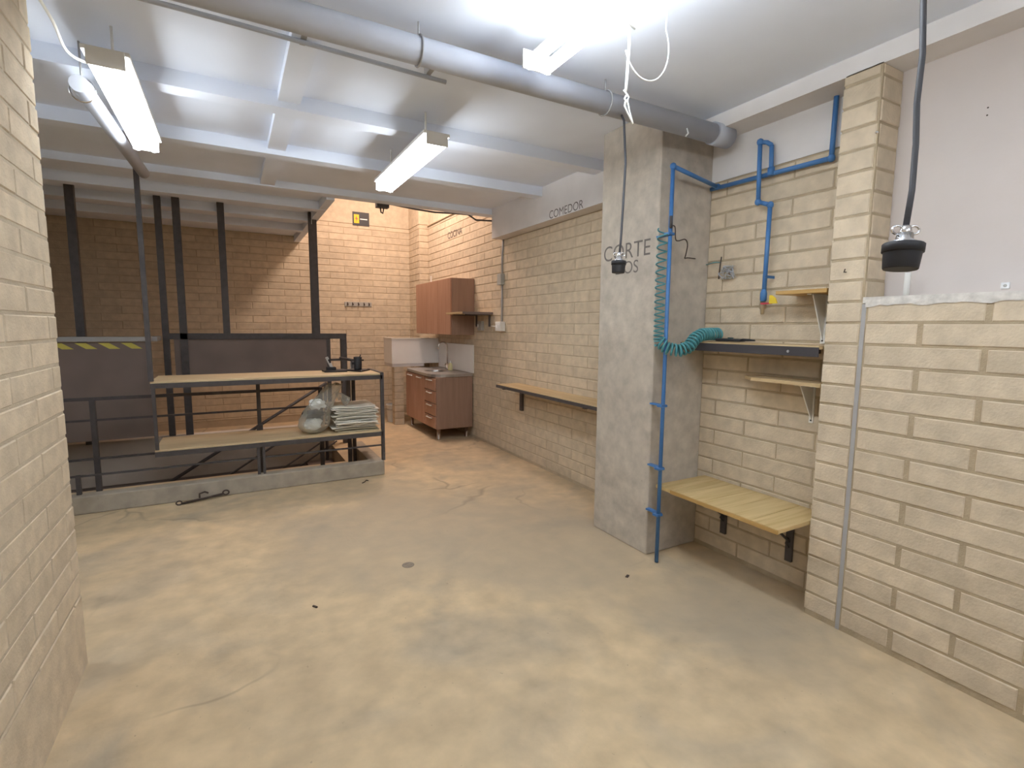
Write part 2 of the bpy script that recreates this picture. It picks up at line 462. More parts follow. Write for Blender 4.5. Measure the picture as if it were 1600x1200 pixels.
# brick pier
pier = struct('pier', bx(XR, 2.80, 1.302, 1.462, 0, 2.69), 'mortar', 'slender beige block pier beside the shelf niche', 'pier')
lay(pier, 'x', -1, XR, 1.306, 1.468, .002, 2.685, length=.6, phase=0, joint=.012)
zb = .024
lay(pier, 'y', -1, 1.302, XR+.004, 2.775, 1.652, 2.685, length=.4, phase=.2)
lay(pier, 'y', 1, 1.462, XR+.004, 2.79, .002, 2.685, length=.4, phase=.2)
bx(XR-.003, XR+.02, 1.288, 1.306, 0, 1.62).build('sealant_joint', 'caulk', pier)
# niche back wall
XN = 2.80
wn = struct('wall_niche', bx(XN, 2.95, 1.46, 2.38, 0, 2.69), 'mortar', 'beige block wall inside the shelf niche', 'wall')
lay(wn, 'x', -1, XN, 1.466, 2.372, .002, 2.436, phase=.12, joint=.010)
bx(XN-.006, XN+.02, 1.466, 2.372, 2.440, 2.686).build('plaster_band', 'plaster_beam', wn)
# concrete column
col = struct('column', bx(2.345, 2.95, 2.375, 2.935, 0, ZF, bev=.008), 'column_concrete', 'raw grey concrete column with painted letters', 'column')
lettering('CORTE', col, 2.3435, 2.895, 2.44, 1.962, 2.065)
lettering('DOS', col, 2.3435, 2.765, 2.545, 1.862, 1.944)
# dining wall with plastered lintel
XD = 2.84
wd = struct('wall_dining', bx(XD, 2.95, 2.93, 5.40, 0, 2.52), 'mortar_far', 'beige block wall of the dining bay under the plaster beam', 'wall')
lay(wd, 'x', -1, XD, 2.93, 5.40, .002, 2.505, phase=.1, joint=.008)
lint = struct('trim_2', bx(2.69, 2.95, 2.90, 5.365, 2.51, ZF+.05), 'plaster_beam', 'plastered lintel beam with painted letters over the dining wall', 'beam')
lettering('COMEDOR', lint, 2.6885, 4.15, 3.62, 2.505+.012, 2.59)
# kitchen walls
wk = struct('wall_kitchen', bx(XD+.006, 2.95, 5.40, 8.6, 0, 4.3), 'mortar_far', 'warm lit block wall of the kitchen corner', 'wall')
lay(wk, 'x', -1, XD+.006, 5.40, 7.96, .002, 3.08, phase=.25, joint=.008, holes=((6.25, 7.45, .1, .85), (6.2, 7.5, 1.42, 2.10)))
bx(XD-.01, XD+.05, 5.40, 7.96, 3.085, 3.098).build('seam', 'mortar', wk)
bx(XD+.001, XD+.05, 5.40, 7.96, 3.10, 4.3).build('plaster_band', 'brick', wk)
lettering('COCINA', wk, XD-.0005, 7.10, 6.58, 2.77, 2.86)
YB = 8.48
wb = struct('wall_back', bx(-3.3, 2.95, YB, 8.6, -.1, 4.3), 'mortar_far', 'block wall at the back beyond the stairwell', 'wall')
lay(wb, 'y', -1, YB, -2.7, 2.70, .1, 3.10, phase=.1, joint=.008, limit=300, pref=lambda t: -t[0])
bx(.95, 2.71, YB-.006, YB+.02, 3.112, 4.3).build('plaster_band', 'brick', wb)
pl = struct('pilaster', bx(2.695, 2.95, 7.96, YB+.01, 0, 4.3), 'mortar_far', 'narrow block pilaster in the kitchen back corner', 'pilaster')
lay(pl, 'y', -1, 7.96, 2.698, 2.845, .002, 3.10, length=.3, phase=.15, joint=.008)
lay(pl, 'x', -1, 2.695, 7.965, 8.475, .002, 3.10, length=.445, phase=.1, joint=.008)
MB().box(2.690, 2.71, 7.955, YB, 3.112, 4.3).box(2.71, 2.85, 7.955, 7.98, 3.112, 4.3).build('plaster_band', 'brick', pl)
# left wall, thin, ends at y = 2.735
XL = -.63
wl = struct('wall_left', bx(XL-.12, XL, -3.2, 2.735, 0, ZC), 'mortar_pale', 'pale block wall end close by on the left', 'wall')
lay(wl, 'x', 1, XL, -.6, 2.739, .30, ZC-.005, phase=.12, joint=.009, proud=.003)
lay(wl, 'y', 1, 2.735, XL-.116, XL-.002, .30, ZC-.005, length=.3, phase=.15, joint=.009, proud=.003)
bx(XL-.001, XL+.004, -.6, 2.737, 0, .31).build('plaster_base', 'brick', wl)
# shell out of view
struct('wall_rear', bx(-3.3, 2.95, -3.3, -3.2, 0, ZC), 'plaster_white', 'plain wall behind the viewer', 'wall')
struct('wall_far_left', bx(-3.4, -3.3, -3.3, 8.6, -.2, 4.3), 'mortar', 'wall at the far left of the hall', 'wall')
# stairwell kerb
kerb = struct('trim_3', MB().box(-3.3, 1.30, 4.99, 5.11, 0, .145, bev=.01), 'kerb_concrete', 'low concrete kerb along the stairwell', 'kerb')
struct('trim_4', MB().box(1.17, 1.30, 5.11, 6.0, 0, .14, bev=.008), 'kerb_concrete', 'short concrete kerb return beside the kitchen floor', 'kerb')
struct('trim_5', MB().box(-3.3, 1.09, 6.58, 6.70, -.2, .27), 'upstand_paint', 'concrete upstand on the far side of the stairwell', 'kerb')

# ================================================================== CEILING LAMPS AND PIPES
def lamp(name, label, x0, x1, y0, y1, z, hw=.02, tube='tube_light'):
    t = thing(name, label, 'lamp', ((x0+x1)/2, (y0+y1)/2, z+.05), 'fluorescent ceiling lamps')
    xc = (x0+x1)/2
    MB().box(xc-hw, xc+hw, y0, y1, z+.03, z+.05, bev=.004).build('housing', 'white_metal', t)
    for yy in (y0-.008, y1): bx(xc-.068, xc+.068, yy, yy+.008, z-.030, z+.045, bev=.002).build('end_cap', 'white_metal', t)
    for xx in (xc-.042, xc+.042):
        tb([(xx, y0+.004, z-.012), (xx, y1-.004, z-.012)], .024, 12).build('tube', tube, t)
    for yy in (y0+.2, y1-.2): tb([(xc, yy, z+.045), (xc, yy, ZF if y0 > 2.3 else ZC)], .006, 6).build('hanger', 'white_metal', t)
    return t
lamp('fluorescent_lamp', 'lit fluorescent lamp near the left wall', -.467, -.356, 2.84, 4.02, 2.61, .085, 'tube_light_worn')
lamp('fluorescent_lamp', 'lit fluorescent lamp hanging over the middle of the room', 1.072, 1.205, 3.01, 4.20, 2.61, .085, 'tube_light_worn')
lamp('fluorescent_lamp', 'lit fluorescent lamp nearest the viewer, cut by the top of the picture', 1.12, 1.26, .76, 1.95, 2.61)
lamp('fluorescent_lamp', 'added fluorescent lamp in the far left bay, hidden behind the left wall', -2.10, -1.97, 2.84, 4.02, 2.61, .06, 'tube_light_worn')  # unseen lamp added to brighten the dark stairwell side
lamp('fluorescent_lamp', 'added fluorescent lamp behind the viewer on the right', 1.55, 1.70, -1.6, -.4, 2.61)  # unseen, added to light the near wall and floor
lamp('fluorescent_lamp', 'added fluorescent lamp behind the viewer on the left', .25, .40, -1.6, -.4, 2.61)  # second unseen lamp added for light from behind

t = thing('drain_pipe', 'wide grey drain pipe under the ceiling running to the niche wall', 'pipe', (1.1, 2.19, 2.6))
tb([(-2.0, 2.19, 2.655), (2.62, 2.19, 2.655)], .055, 20).build('pipe_run', 'pvc_grey', t)
tb([(2.56, 2.19, 2.655), (2.70, 2.19, 2.655)], .064, 20).build('coupling', 'pvc_grey', t)
for x in (-.2, .75, 1.75):
    MB().tube([(x, 2.19+.06*math.cos(a), 2.655+.06*math.sin(a)) for a in [i*PI/8 for i in range(17)]], .004, 6, cap=False).tube([(x, 2.19, 2.715), (x, 2.19, 2.77)], .004, 6).build('hanger', 'grey_rail', t)
t = thing('conduit', 'thin grey conduit strapped along the ceiling across the joists', 'conduit', (.3, 2.58, 2.8))
tb([(-2.2, 2.56, 2.775), (.1, 2.60, 2.775), (1.05, 2.64, 2.775)], .011, 8).build('conduit_run', 'pvc_grey', t)
for x in (-.4, .35, .95): bx(x-.012, x+.012, 2.56, 2.66, 2.785, 2.838).build('strap', 'grey_rail', t)
t = thing('waste_pipe', 'pale pipe with a ring clamp beside the left lamp', 'pipe', (-.60, 3.8, 2.6))
tb([(-.575, 3.22, 2.63), (-.535, 4.95, 2.66)], .04, 16).build('pipe_run', 'pvc_grey', t)
tb([(-.573+.05*math.cos(a), 3.27, 2.62+.055*math.sin(a)) for a in [i*PI/9 for i in range(19)]], .005, 6, cap=False).build('ring_clamp', 'chrome', t)
for y in (3.27, 4.6): tb([(-.573+(y-3.27)*.022, y, 2.67), (-.573+(y-3.27)*.022, y, 2.845)], .005, 6).build('hanger', 'grey_rail', t)
tag(tb(smooth([(-.60, 2.76, 2.77), (-.575, 2.85, 2.72), (-.56, 2.95, 2.66), (-.50, 2.98, 2.64), (-.43, 2.97, 2.66)]), .006, 8).build('lamp_cable', 'white_wire', None, (-.55, 2.95, 2.66)), 'white cable looping to the lamp by the left wall', 'cable')

# ================================================================== WIRES UNDER THE NEAR LAMP
t = thing('loose_wire', 'white loose wires hanging knotted below the near lamp', 'wire', (1.38, 1.6, 2.3))
tb([(1.385, 1.60, 2.77), (1.383, 1.60, 2.68), (1.380, 1.59, 2.58), (1.374, 1.59, 2.46), (1.37, 1.59, 2.40)], .0055, 8).build('strand', 'white_wire', t)
tb([(1.36, 1.59, 2.405), (1.385, 1.59, 2.385), (1.378, 1.59, 2.36), (1.365, 1.59, 2.375), (1.38, 1.592, 2.395)], .0035, 6).build('knot', 'white_wire', t)
tb([(1.372, 1.59, 2.37), (1.366, 1.59, 2.35), (1.38, 1.59, 2.33), (1.405, 1.59, 2.30), (1.412, 1.59, 2.292)], .0035, 6).build('strand', 'white_wire', t)
tb([(1.378, 1.59, 2.375), (1.392, 1.59, 2.335), (1.41, 1.59, 2.298)], .0028, 6).build('strand', 'white_wire', t)
pts = []
for i in range(25):
    a = -2.75 + i*(3.35/24); pts.append((1.47+.115*math.cos(a), 1.59, 2.60+.135*math.sin(a)))
pts.append((1.56, 1.58, 2.77))
tb(pts, .003, 6).build('loop', 'white_wire', t)
tb([(1.265, 1.56, 2.63), (1.33, 1.58, 2.65), (1.405, 1.59, 2.635)], .004, 6).build('strand', 'white_wire', t)
tag(tb([(2.305, 2.150, 2.625), (2.303, 2.135, 2.59), (2.28, 2.13, 2.57)], .0045, 6).build('tie_end', 'white_wire', None, (2.30, 2.14, 2.6)), 'short white tie end under the drain pipe', 'cable tie')

# hanging sockets
def socket(label, body, top, rb, hb, pts, tilt):
    t = thing('hanging_socket', label, 'socket', tuple(body), 'hanging industrial sockets')
    ax = Vector(tilt).normalized(); b = Vector(body)
    tb(pts, rb*.17, 10).build('cable', 'cable_black', t)
    MB().lathe(b, [(rb*.86, -hb*.5), (rb*.90, -hb*.46), (rb*.97, hb*.12), (rb*.98, hb*.16)], 24, ax).build('body', 'rubber', t)
    MB().lathe(b, [(rb*.98, hb*.14), (rb*1.06, hb*.16), (rb*1.07, hb*.46), (rb*1.0, hb*.5)], 24, ax).build('rim', 'rubber', t)
    MB().lathe(b, [(rb*.72, hb*.5), (rb*.66, hb*.58), (rb*.46, hb*.66), (rb*.42, hb*.9)], 16, ax).build('gland', 'chrome', t)
    for s in (-1, 1):
        c = b + ax*hb*1.02; u = Vector((rt.x, rt.y, 0))
        ring = [c + u*(s*rb*.5 + rb*.32*math.cos(a)) + Vector((0, 0, rb*.24*math.sin(a))) for a in [i*PI/8 for i in range(17)]]
        tb(ring, rb*.07, 6, cap=False).build('lug', 'chrome', t)
    MB().lathe(b, [(rb*.30, hb*.85), (rb*.33, hb*.95), (rb*.25, hb*1.18)], 12, ax).build('clamp', 'chrome', t)
    for k in (-1, 1):
        MB().lathe(b + Vector((rt.x*k*rb*.3, rt.y*k*rb*.3, hb*.66)), [(rb*.09, 0), (rb*.09, hb*.08)], 8).build('screw', 'chrome', t)
    return t
socket('black hanging socket on a thick cable in front of the white wall', (1.519, .678, 1.688), None, .043, .066,
       [(1.60, .72, 2.77), (1.598, .72, 2.40), (1.592, .715, 2.33), (1.578, .70, 2.20), (1.572, .70, 2.08), (1.575, .695, 1.98), (1.555, .685, 1.86), (1.527, .68, 1.745)], (.10, 0, 1))
socket('small black hanging socket in front of the lettered column', (1.765, 2.062, 1.812), None, .036, .062,
       [(1.845, 2.17, 2.61), (1.838, 2.14, 2.57), (1.818, 2.094, 2.34), (1.797, 2.08, 2.10), (1.782, 2.07, 1.95), (1.768, 2.063, 1.86)], (.04, 0, 1))

# ================================================================== BLUE PIPES, HOSE
def elbow(p, r=.019): return MB().lathe(Vector(p)-Vector((0, 0, r)), [(r*.3, 0), (r*.85, r*.35), (r, r), (r*.85, r*1.65), (r*.3, 2*r)], 12)
t = thing('air_pipe', 'blue compressed air pipe down the concrete column corner', 'pipe', (2.33, 2.262, 0.0))
PX, PY = 2.328, 2.262
tb([(PX, PY, .005), (PX, PY, 2.45)], .0125, 12).build('riser', 'blue_pipe', t)
elbow((PX, PY, 2.45)).build('elbow', 'blue_pipe', t)
tb([(PX, PY, 2.45), (2.76, 2.30, 2.40)], .0125, 12).build('branch', 'blue_pipe', t)
elbow((2.765, 2.30, 2.40)).build('elbow', 'blue_pipe', t)
tb([(2.765, 2.35, 2.395), (2.765, 1.60, 2.383)], .0135, 12).build('main_run', 'blue_pipe', t)
elbow((2.765, 1.595, 2.383)).build('elbow', 'blue_pipe', t)
tb([(2.765, 1.595, 2.383), (2.765, 1.592, 2.69)], .0125, 12).build('riser', 'blue_pipe', t)
for z in (.32, .62, 1.02, 2.06):
    e = bx(PX-.03, PX+.02, PY-.02, PY+.025, z-.008, z+.008, bev=.004).build('clip', 'blue_pipe', t)
    bx(PX+.0, 2.36, PY+.0, PY+.115, z-.005, z+.005).build('clip_arm', 'blue_pipe', e)
t = thing('air_drop', 'blue air drop pipe with swan neck and brass valve on the niche wall', 'pipe', (2.76, 1.93, 1.6))
q = 2.755
tb([(q, 1.925, 2.39), (q, 1.932, 2.545)], .0125, 12).build('neck', 'blue_pipe', t)
MB().tube([(q, 1.925, 2.375), (q, 1.926, 2.42)], .019, 12).build('tee', 'blue_pipe', t)
tb([(q, 1.932, 2.545), (q-.01, 1.955, 2.565), (q-.03, 1.985, 2.572)], .0125, 12).build('bend', 'blue_pipe', t)
tb([(q-.03, 1.985, 2.572), (q-.03, 1.975, 2.24)], .0125, 12).build('drop', 'blue_pipe', t)
elbow((q-.03, 1.985, 2.572)).build('elbow', 'blue_pipe', t); elbow((q-.03, 1.975, 2.235)).build('elbow', 'blue_pipe', t)
tb([(q-.03, 1.975, 2.235), (q-.025, 1.90, 2.205)], .0125, 12).build('offset', 'blue_pipe', t)
elbow((q-.025, 1.90, 2.205)).build('elbow', 'blue_pipe', t)
tb([(q-.025, 1.90, 2.205), (q-.025, 1.905, 1.68)], .0125, 12).build('drop', 'blue_pipe', t)
for z in (1.80,): bx(q-.045, q+.04, 1.888, 1.893, z-.008, z+.008).build('clip', 'blue_pipe', t)
MB().lathe((q-.025, 1.906, 1.66), [(.014, 0), (.019, .01), (.019, .045), (.013, .07)], 12).build('adaptor', 'blue_pipe', t)
v = MB().lathe((q-.025, 1.908, 1.585), [(.007, 0), (.011, .01), (.010, .03), (.018, .035), (.019, .055), (.013, .075)], 14).build('valve', 'brass', t)
bx(q-.05, q-.044, 1.835, 1.905, 1.642, 1.652).build('lever_arm', 'red', v)
MB().prism([(q-.053, 1.85, 1.645), (q-.053, 1.80, 1.645), (q-.053, 1.812, 1.675), (q-.053, 1.835, 1.692), (q-.053, 1.85, 1.692)], (.006, 0, 0)).build('lever_grip', 'yellow', v)

def helix(axis_pts, r, turns, dens=None, n=14):
    ap = [Vector(p) for p in axis_pts]; seg = [(ap[i+1]-ap[i]).length for i in range(len(ap)-1)]; T = sum(seg)
    out = []; N_ = int(turns*n)
    for i in range(N_+1):
        u = i/N_; uu = dens(u) if dens else u; d = uu*T; k = 0
        while k < len(seg)-1 and d > seg[k]: d -= seg[k]; k += 1
        f = min(d/seg[k], 1); p = ap[k].lerp(ap[k+1], f)
        tan = (ap[min(k+2, len(ap)-1)]-ap[k]).normalized()*f + (ap[k+1]-ap[max(k-1, 0)]).normalized()*(1-f); tan.normalize()
        a = Vector((0.3, 1, 0.1)).cross(tan).normalized(); b = tan.cross(a); ang = 2*PI*turns*u
        out.append(p + (a*math.cos(ang)+b*math.sin(ang))*r)
    return out
t = thing('coil_hose', 'teal coiled air hose hanging by the blue pipe and curling onto the shelf', 'hose', (2.33, 2.2, 1.38))
hp = helix([(2.289, 2.284, 2.09), (2.286, 2.286, 1.8), (2.290, 2.284, 1.42)], .029, 17, lambda u: 1-(1-u)**1.35)
tb(hp, .0045, 6).build('hanging_coil', 'teal_hose', t)
hp = helix([(2.292, 2.28, 1.42), (2.315, 2.235, 1.378), (2.37, 2.19, 1.365), (2.43, 2.175, 1.385), (2.49, 2.18, 1.44), (2.55, 2.185, 1.462), (2.62, 2.19, 1.466), (2.71, 2.19, 1.466)], .034, 21, None, 18)
tb(hp, .0068, 7).build('resting_coil', 'teal_hose', t)
tb(smooth([(2.305, 2.25, 2.10), (2.335, 2.235, 2.10), (2.345, 2.235, 2.03), (2.37, 2.235, 2.02), (2.43, 2.24, 2.035), (2.475, 2.26, 2.01), (2.485, 2.28, 1.95), (2.50, 2.30, 1.935), (2.56, 2.33, 1.945), (2.66, 2.36, 1.95)]), .0035, 8).build('tail', 'rust', t)
MB().tube([(2.31, 2.245, 2.16), (2.31, 2.24, 2.09)], .009, 8).build('fitting', 'black_steel', t)
t = thing('air_gun', 'black air blow gun lying on the dark shelf by the hose', 'air gun', (2.66, 2.0, 1.42))
MB().box(2.645, 2.70, 1.98, 2.16, 1.423, 1.44, bev=.006).build('handle', 'rubber', t)
MB().tube([(2.665, 1.98, 1.434), (2.665, 1.93, 1.434), (2.668, 1.90, 1.432)], [.009, .007, .004], 8).build('nozzle', 'rubber', t)
bx(2.66, 2.672, 2.04, 2.08, 1.44, 1.447).build('trigger', 'chrome', t)
t = thing('wire_bundle', 'tangled grey wire bundle hung on the niche wall by the column', 'wire', (2.77, 2.2, 1.83))
rr_ = random.Random(3)
for k in range(5):
    pts = [(2.775+rr_.uniform(-.03, .01), 2.19+rr_.uniform(-.06, .06), 1.855+rr_.uniform(-.045, .045)) for _ in range(7)]
    sm_ = []
    for i in range(len(pts)-1):
        for f in (0, .33, .66): sm_.append(Vector(pts[i]).lerp(Vector(pts[i+1]), f))
    tb(sm_, .0035, 6).build('strand', 'box_grey' if k % 2 else 'pvc_grey', t)
tb([(2.79, 2.262, 1.96), (2.786, 2.266, 1.90), (2.79, 2.275, 1.82)], .004, 6).build('hook', 'rust', t)
tb([(2.78, 2.372, 1.92), (2.786, 2.31, 1.93), (2.788, 2.262, 1.925)], .003, 6).build('strand', 'teal_hose', t)

# ================================================================== NICHE SHELVES
def white_bracket(par, y, x0, z0, z1, sgn=-1):
    e = MB().box(XN-.012, XN-.006, y-.012, y+.012, z0, z1).box(x0, XN-.008, y-.012, y+.012, z1-.006, z1).prism([(XN-.02, y-.003, z0+.03), (XN-.008, y-.003, z0), (XN-.008, y-.003, z1-.004), (x0+.03, y-.003, z1-.004)], (0, .006, 0)).build('bracket', 'white_metal', par)
    MB().lathe((XN-.014, y, z0+.015), [(.005, 0), (.003, .003)], 8, axis=(-1, 0, 0)).build('screw', 'rubber', e)
t = thing('wall_shelf', 'small pale wooden shelf high in the niche beside the pier', 'shelf', (2.7, 1.6, 1.68))
MB().box(2.60, XN-.006, 1.474, 1.745, 1.685, 1.705, bev=.002).build('board', 'pine_edge', t)
white_bracket(t, 1.583, 2.64, 1.425, 1.685)
t = thing('wall_shelf', 'long niche shelf with dark edge that carries the teal hose', 'shelf', (2.7, 1.9, 1.38))
MB().box(2.575, XN-.006, 1.474, 2.366, 1.40, 1.418, bev=.001).build('board', 'pine_y', t)
bx(2.568, 2.576, 1.474, 2.366, 1.362, 1.410).build('edge_band', 'dark_edge', t)
for y in (1.60, 2.25): bx(2.60, XN-.008, y-.012, y+.012, 1.37, 1.40).build('bracket', 'black_steel', t)
for y in (1.63, 2.30): MB().lathe((2.566, y, 1.384), [(.008, 0), (.006, .004)], 10, axis=(-1, 0, 0)).build('bolt', 'grey_rail', t)
t = thing('wall_shelf', 'small wooden shelf on a white bracket under the long niche shelf', 'shelf', (2.7, 1.7, 1.21))
MB().prism([(2.61, 1.474, 1.205), (2.61, 1.87, 1.205), (2.68, 1.96, 1.205), (XN-.006, 1.98, 1.205), (XN-.006, 1.474, 1.205)], (0, 0, .018)).build('board', 'pine_y', t)
white_bracket(t, 1.612, 2.635, .985, 1.205)
t = thing('work_bench', 'low wooden plank bench bracketed to the niche wall', 'bench', (2.57, 1.9, .15))
ys = [1.475, 1.635, 1.80, 1.945, 2.09, 2.185, 2.31]
for i in range(len(ys)-1):
    MB().box(2.345+random.uniform(-.002, .002), XN-.006, ys[i]+.001, ys[i+1]-.001, .480, .502+random.uniform(-.001, .001), bev=.0015).build('plank', 'pine', t)
bx(2.338, 2.346, 1.475, 2.185, .479, .50).build('edge_strip', 'pine_edge', t)
for y in (1.68, 2.13):
    MB().box(XN-.022, XN-.006, y-.02, y+.02, .155, .48).box(2.42, XN-.01, y-.015, y+.015, .465, .480).tube([(2.50, y, .468), (2.62, y, .40), (XN-.02, y, .275)], .008, 6).tube([(XN-.03, y, .30), (XN-.05, y, .27), (XN-.02, y, .24)], .006, 6).build('bracket', 'black_steel', t)

# ================================================================== DINING SHELF
t = thing('counter_shelf', 'long wooden counter shelf with dark edge on the dining wall', 'shelf', (2.7, 4.0, .56))
MB().box(2.555, XD-.005, 2.94, 4.96, .842, .868, bev=.002).build('board', 'pine_y', t)
MB().box(2.549, 2.556, 2.94, 4.963, .832, .862).box(2.549, XD-.005, 4.958, 4.966, .832, .862).build('edge_band', 'black_steel', t)
for y in (3.4, 4.86):
    MB().box(XD-.035, XD-.005, y-.025, y+.025, .565, .84).box(2.58, XD-.01, y-.018, y+.018, .815, .842).build('bracket', 'black_steel', t)

# conduit and boxes on the wall
t = thing('wall_conduit', 'vertical grey conduit between electric boxes at the kitchen edge', 'conduit', (2.82, 5.34, 1.55))
tb([(2.828, 5.345, 2.51), (2.826, 5.35, 2.40), (2.826, 5.365, 2.30), (2.826, 5.36, 2.1)], .011, 8).build('pipe_run', 'grey_rail', t)
tb([(2.826, 5.36, 2.0), (2.826, 5.365, 1.56)], .011, 8).build('pipe_run', 'grey_rail', t)
tag(MB().box(2.785, XD-.005, 5.315, 5.415, 1.99, 2.12, bev=.006).build('junction_box', 'box_grey', None, (2.82, 5.36, 1.99)), 'grey junction box half way up the wall conduit', 'junction box')
t = thing('outlet_box', 'white outlet box at the foot of the wall conduit', 'outlet', (2.82, 5.36, 1.45))
MB().box(2.765, XD-.005, 5.29, 5.42, 1.45, 1.56, bev=.006).build('box', 'white_metal', t)
for y in (5.33, 5.38): bx(2.760, 2.766, y-.016, y+.016, 1.485, 1.525).build('socket', 'white_paint', t)
tb([(2.77, 5.40, 1.505), (2.78, 5.47, 1.505), (2.80, 5.58, 1.51)], .006, 6).build('plug_lead', 'white_wire', t)
t = thing('light_switch', 'small grey switch box under the kitchen shelf', 'switch', (2.83, 5.93, 1.46))
bx(2.80, XD-.002, 5.87, 6.0, 1.45, 1.57, bev=.005).build('box', 'box_grey', t)
bx(2.795, 2.801, 5.955, 5.985, 1.49, 1.53).build('rocker', 'white_paint', t)

# ================================================================== KITCHEN
t = thing('wall_cabinet', 'reddish brown wall cabinet in the warm kitchen corner', 'cabinet', (2.67, 6.87, 1.39))
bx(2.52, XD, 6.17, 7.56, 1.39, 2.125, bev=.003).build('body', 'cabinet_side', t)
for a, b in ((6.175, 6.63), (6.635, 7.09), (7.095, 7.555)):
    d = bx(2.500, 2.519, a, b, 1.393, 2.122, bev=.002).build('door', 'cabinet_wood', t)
t = thing('corner_shelf', 'dark edged wooden shelf beside the wall cabinet', 'shelf', (2.63, 5.9, 1.65))
MB().box(2.43, XD-.004, 5.62, 6.155, 1.652, 1.676, bev=.002).build('board', 'pine_y', t)
bx(2.43, XD-.004, 5.612, 5.621, 1.648, 1.678).build('edge_band', 'dark_sheet', t)
for y in (5.7, 6.08): MB().box(XD-.02, XD-.004, y-.012, y+.012, 1.50, 1.652).box(2.5, XD-.01, y-.01, y+.01, 1.64, 1.652).build('bracket', 'black_steel', t)
tag(MB().box(2.70, 2.715, 7.45, 7.465, 2.127, 2.26).box(2.66, 2.72, 7.40, 7.47, 2.126, 2.15).build('router', 'white_metal', None, (2.70, 7.45, 2.126)), 'small white gadget with an antenna on top of the wall cabinet', 'router')

t = thing('sink_cabinet', 'brown kitchen base cabinet with drawers on metal legs', 'cabinet', (2.57, 6.85, 0))
XF = 2.31
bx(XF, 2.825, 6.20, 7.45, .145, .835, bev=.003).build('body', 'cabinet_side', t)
def handle(par, y0, y1, z):
    MB().tube([(XF-.019, y0, z), (XF-.04, y0+.012, z), (XF-.04, y1-.012, z), (XF-.019, y1, z)], .0085, 8).build('handle', 'handle_steel', par)
for k in range(4):
    z0 = .155+k*.168
    d = bx(XF-.02, XF-.001, 6.205, 6.61, z0, z0+.156, bev=.004).build('drawer', 'cabinet_wood', t); handle(d, 6.32, 6.50, z0+.13)
for a, b in ((6.615, 7.03), (7.035, 7.445)):
    d = bx(XF-.02, XF-.001, a, b, .155, .822, bev=.002).build('door', 'cabinet_wood', t); handle(d, (a+b)/2-.09, (a+b)/2+.09, .785)
for x in (XF+.05, 2.76):
    for y in (6.26, 7.39):
        l = MB().lathe((x, y, 0), [(.028, 0), (.028, .012), (.024, .014), (.024, .145)], 14).build('leg', 'chrome', t)
# moulded counter with curved front corner and sink bowl
t = thing('sink_counter', 'moulded sink counter with round basin on the base cabinet', 'counter', (2.57, 6.83, .835))
out = []
for i in range(13):
    a = PI/2*i/12; out.append((2.48-.22*math.sin(a) , 6.42-.235*math.cos(a)))
poly = [(2.825, 6.185)] + out + [(2.27, 7.1), (2.285, 7.45), (2.825, 7.45)]
cx, cy, ra, rb_ = 2.56, 6.83, .17, .24
NN = 48
inner = [(cx+ra*math.cos(2*PI*k/NN), cy+rb_*math.sin(2*PI*k/NN)) for k in range(NN)]
def edge_hit(a):
    d = Vector((math.cos(a)*ra, math.sin(a)*rb_)); best = None
    for i in range(len(poly)):
        p, q2 = Vector(poly[i]), Vector(poly[(i+1) % len(poly)]); e = q2-p
        den = d.x*e.y-d.y*e.x
        if abs(den) < 1e-9: continue
        tt = ((p.x-cx)*e.y-(p.y-cy)*e.x)/den; uu = ((p.x-cx)*d.y-(p.y-cy)*d.x)/den
        if tt > 0 and -1e-6 <= uu <= 1+1e-6 and (best is None or tt > best): best = tt
    return (cx+d.x*best, cy+d.y*best)
outer = [edge_hit(2*PI*k/NN) for k in range(NN)]
rings = [[(x, y, .837) for x, y in outer], [(x, y, .872) for x, y in outer], [(cx+(x-cx)*1.12, cy+(y-cy)*1.12, .874) for x, y in inner], [(cx+(x-cx)*1.04, cy+(y-cy)*1.04, .868) for x, y in inner], [(x, y, .855) for x, y in inner]]
mb = MB(); vs_ = [p for r in rings for p in r]; fs = []
for r in range(len(rings)-1):
    for k in range(NN): fs.append((r*NN+k, r*NN+(k+1) % NN, (r+1)*NN+(k+1) % NN, (r+1)*NN+k))
mb.add(vs_, fs); mb.build('top', 'sink_top', t)
rings = [[(cx+(x-cx)*s, cy+(y-cy)*s, z) for x, y in inner] for s, z in ((1.0, .857), (.93, .80), (.8, .74), (.4, .725), (.08, .722))]
mb = MB(); vs_ = [p for r in rings for p in r]; fs = [tuple(4*NN+k for k in range(NN))]
for r in range(4):
    for k in range(NN): fs.append((r*NN+k, r*NN+(k+1) % NN, (r+1)*NN+(k+1) % NN, (r+1)*NN+k))
mb.add(vs_, fs, True); mb.build('basin', 'sink_steel', t)
bx(2.825, XD, 6.18, 7.48, .875, 1.255, bev=.003).build('backsplash', 'white_tile', t)
t = thing('faucet', 'tall chrome gooseneck faucet over the sink', 'faucet', (2.76, 6.86, .874))
FX, FY = 2.765, 6.95
MB().lathe((FX, FY, .873), [(.03, 0), (.03, .02), (.018, .03), (.016, .09)], 14).build('base', 'chrome', t)
pts = [(FX, FY, .95), (FX, FY, 1.20)] + [(FX-.07+.07*math.cos(a), FY, 1.20+.07*math.sin(a)) for a in [i*PI/10 for i in range(1, 10)]] + [(FX-.142, FY, 1.17)]
tb(pts, .010, 10).build('spout', 'chrome', t)
for s in (-1, 1):
    MB().tube([(FX, FY, .93), (FX-.005, FY+s*.06, .945)], .008, 8).lathe((FX-.005, FY+s*.06, .93), [(.014, 0), (.016, .015), (.012, .03)], 10).build('tap_handle', 'chrome', t)
t = thing('soap_bottle', 'pale yellow soap bottle at the sink edge', 'bottle', (2.74, 6.76, .874))
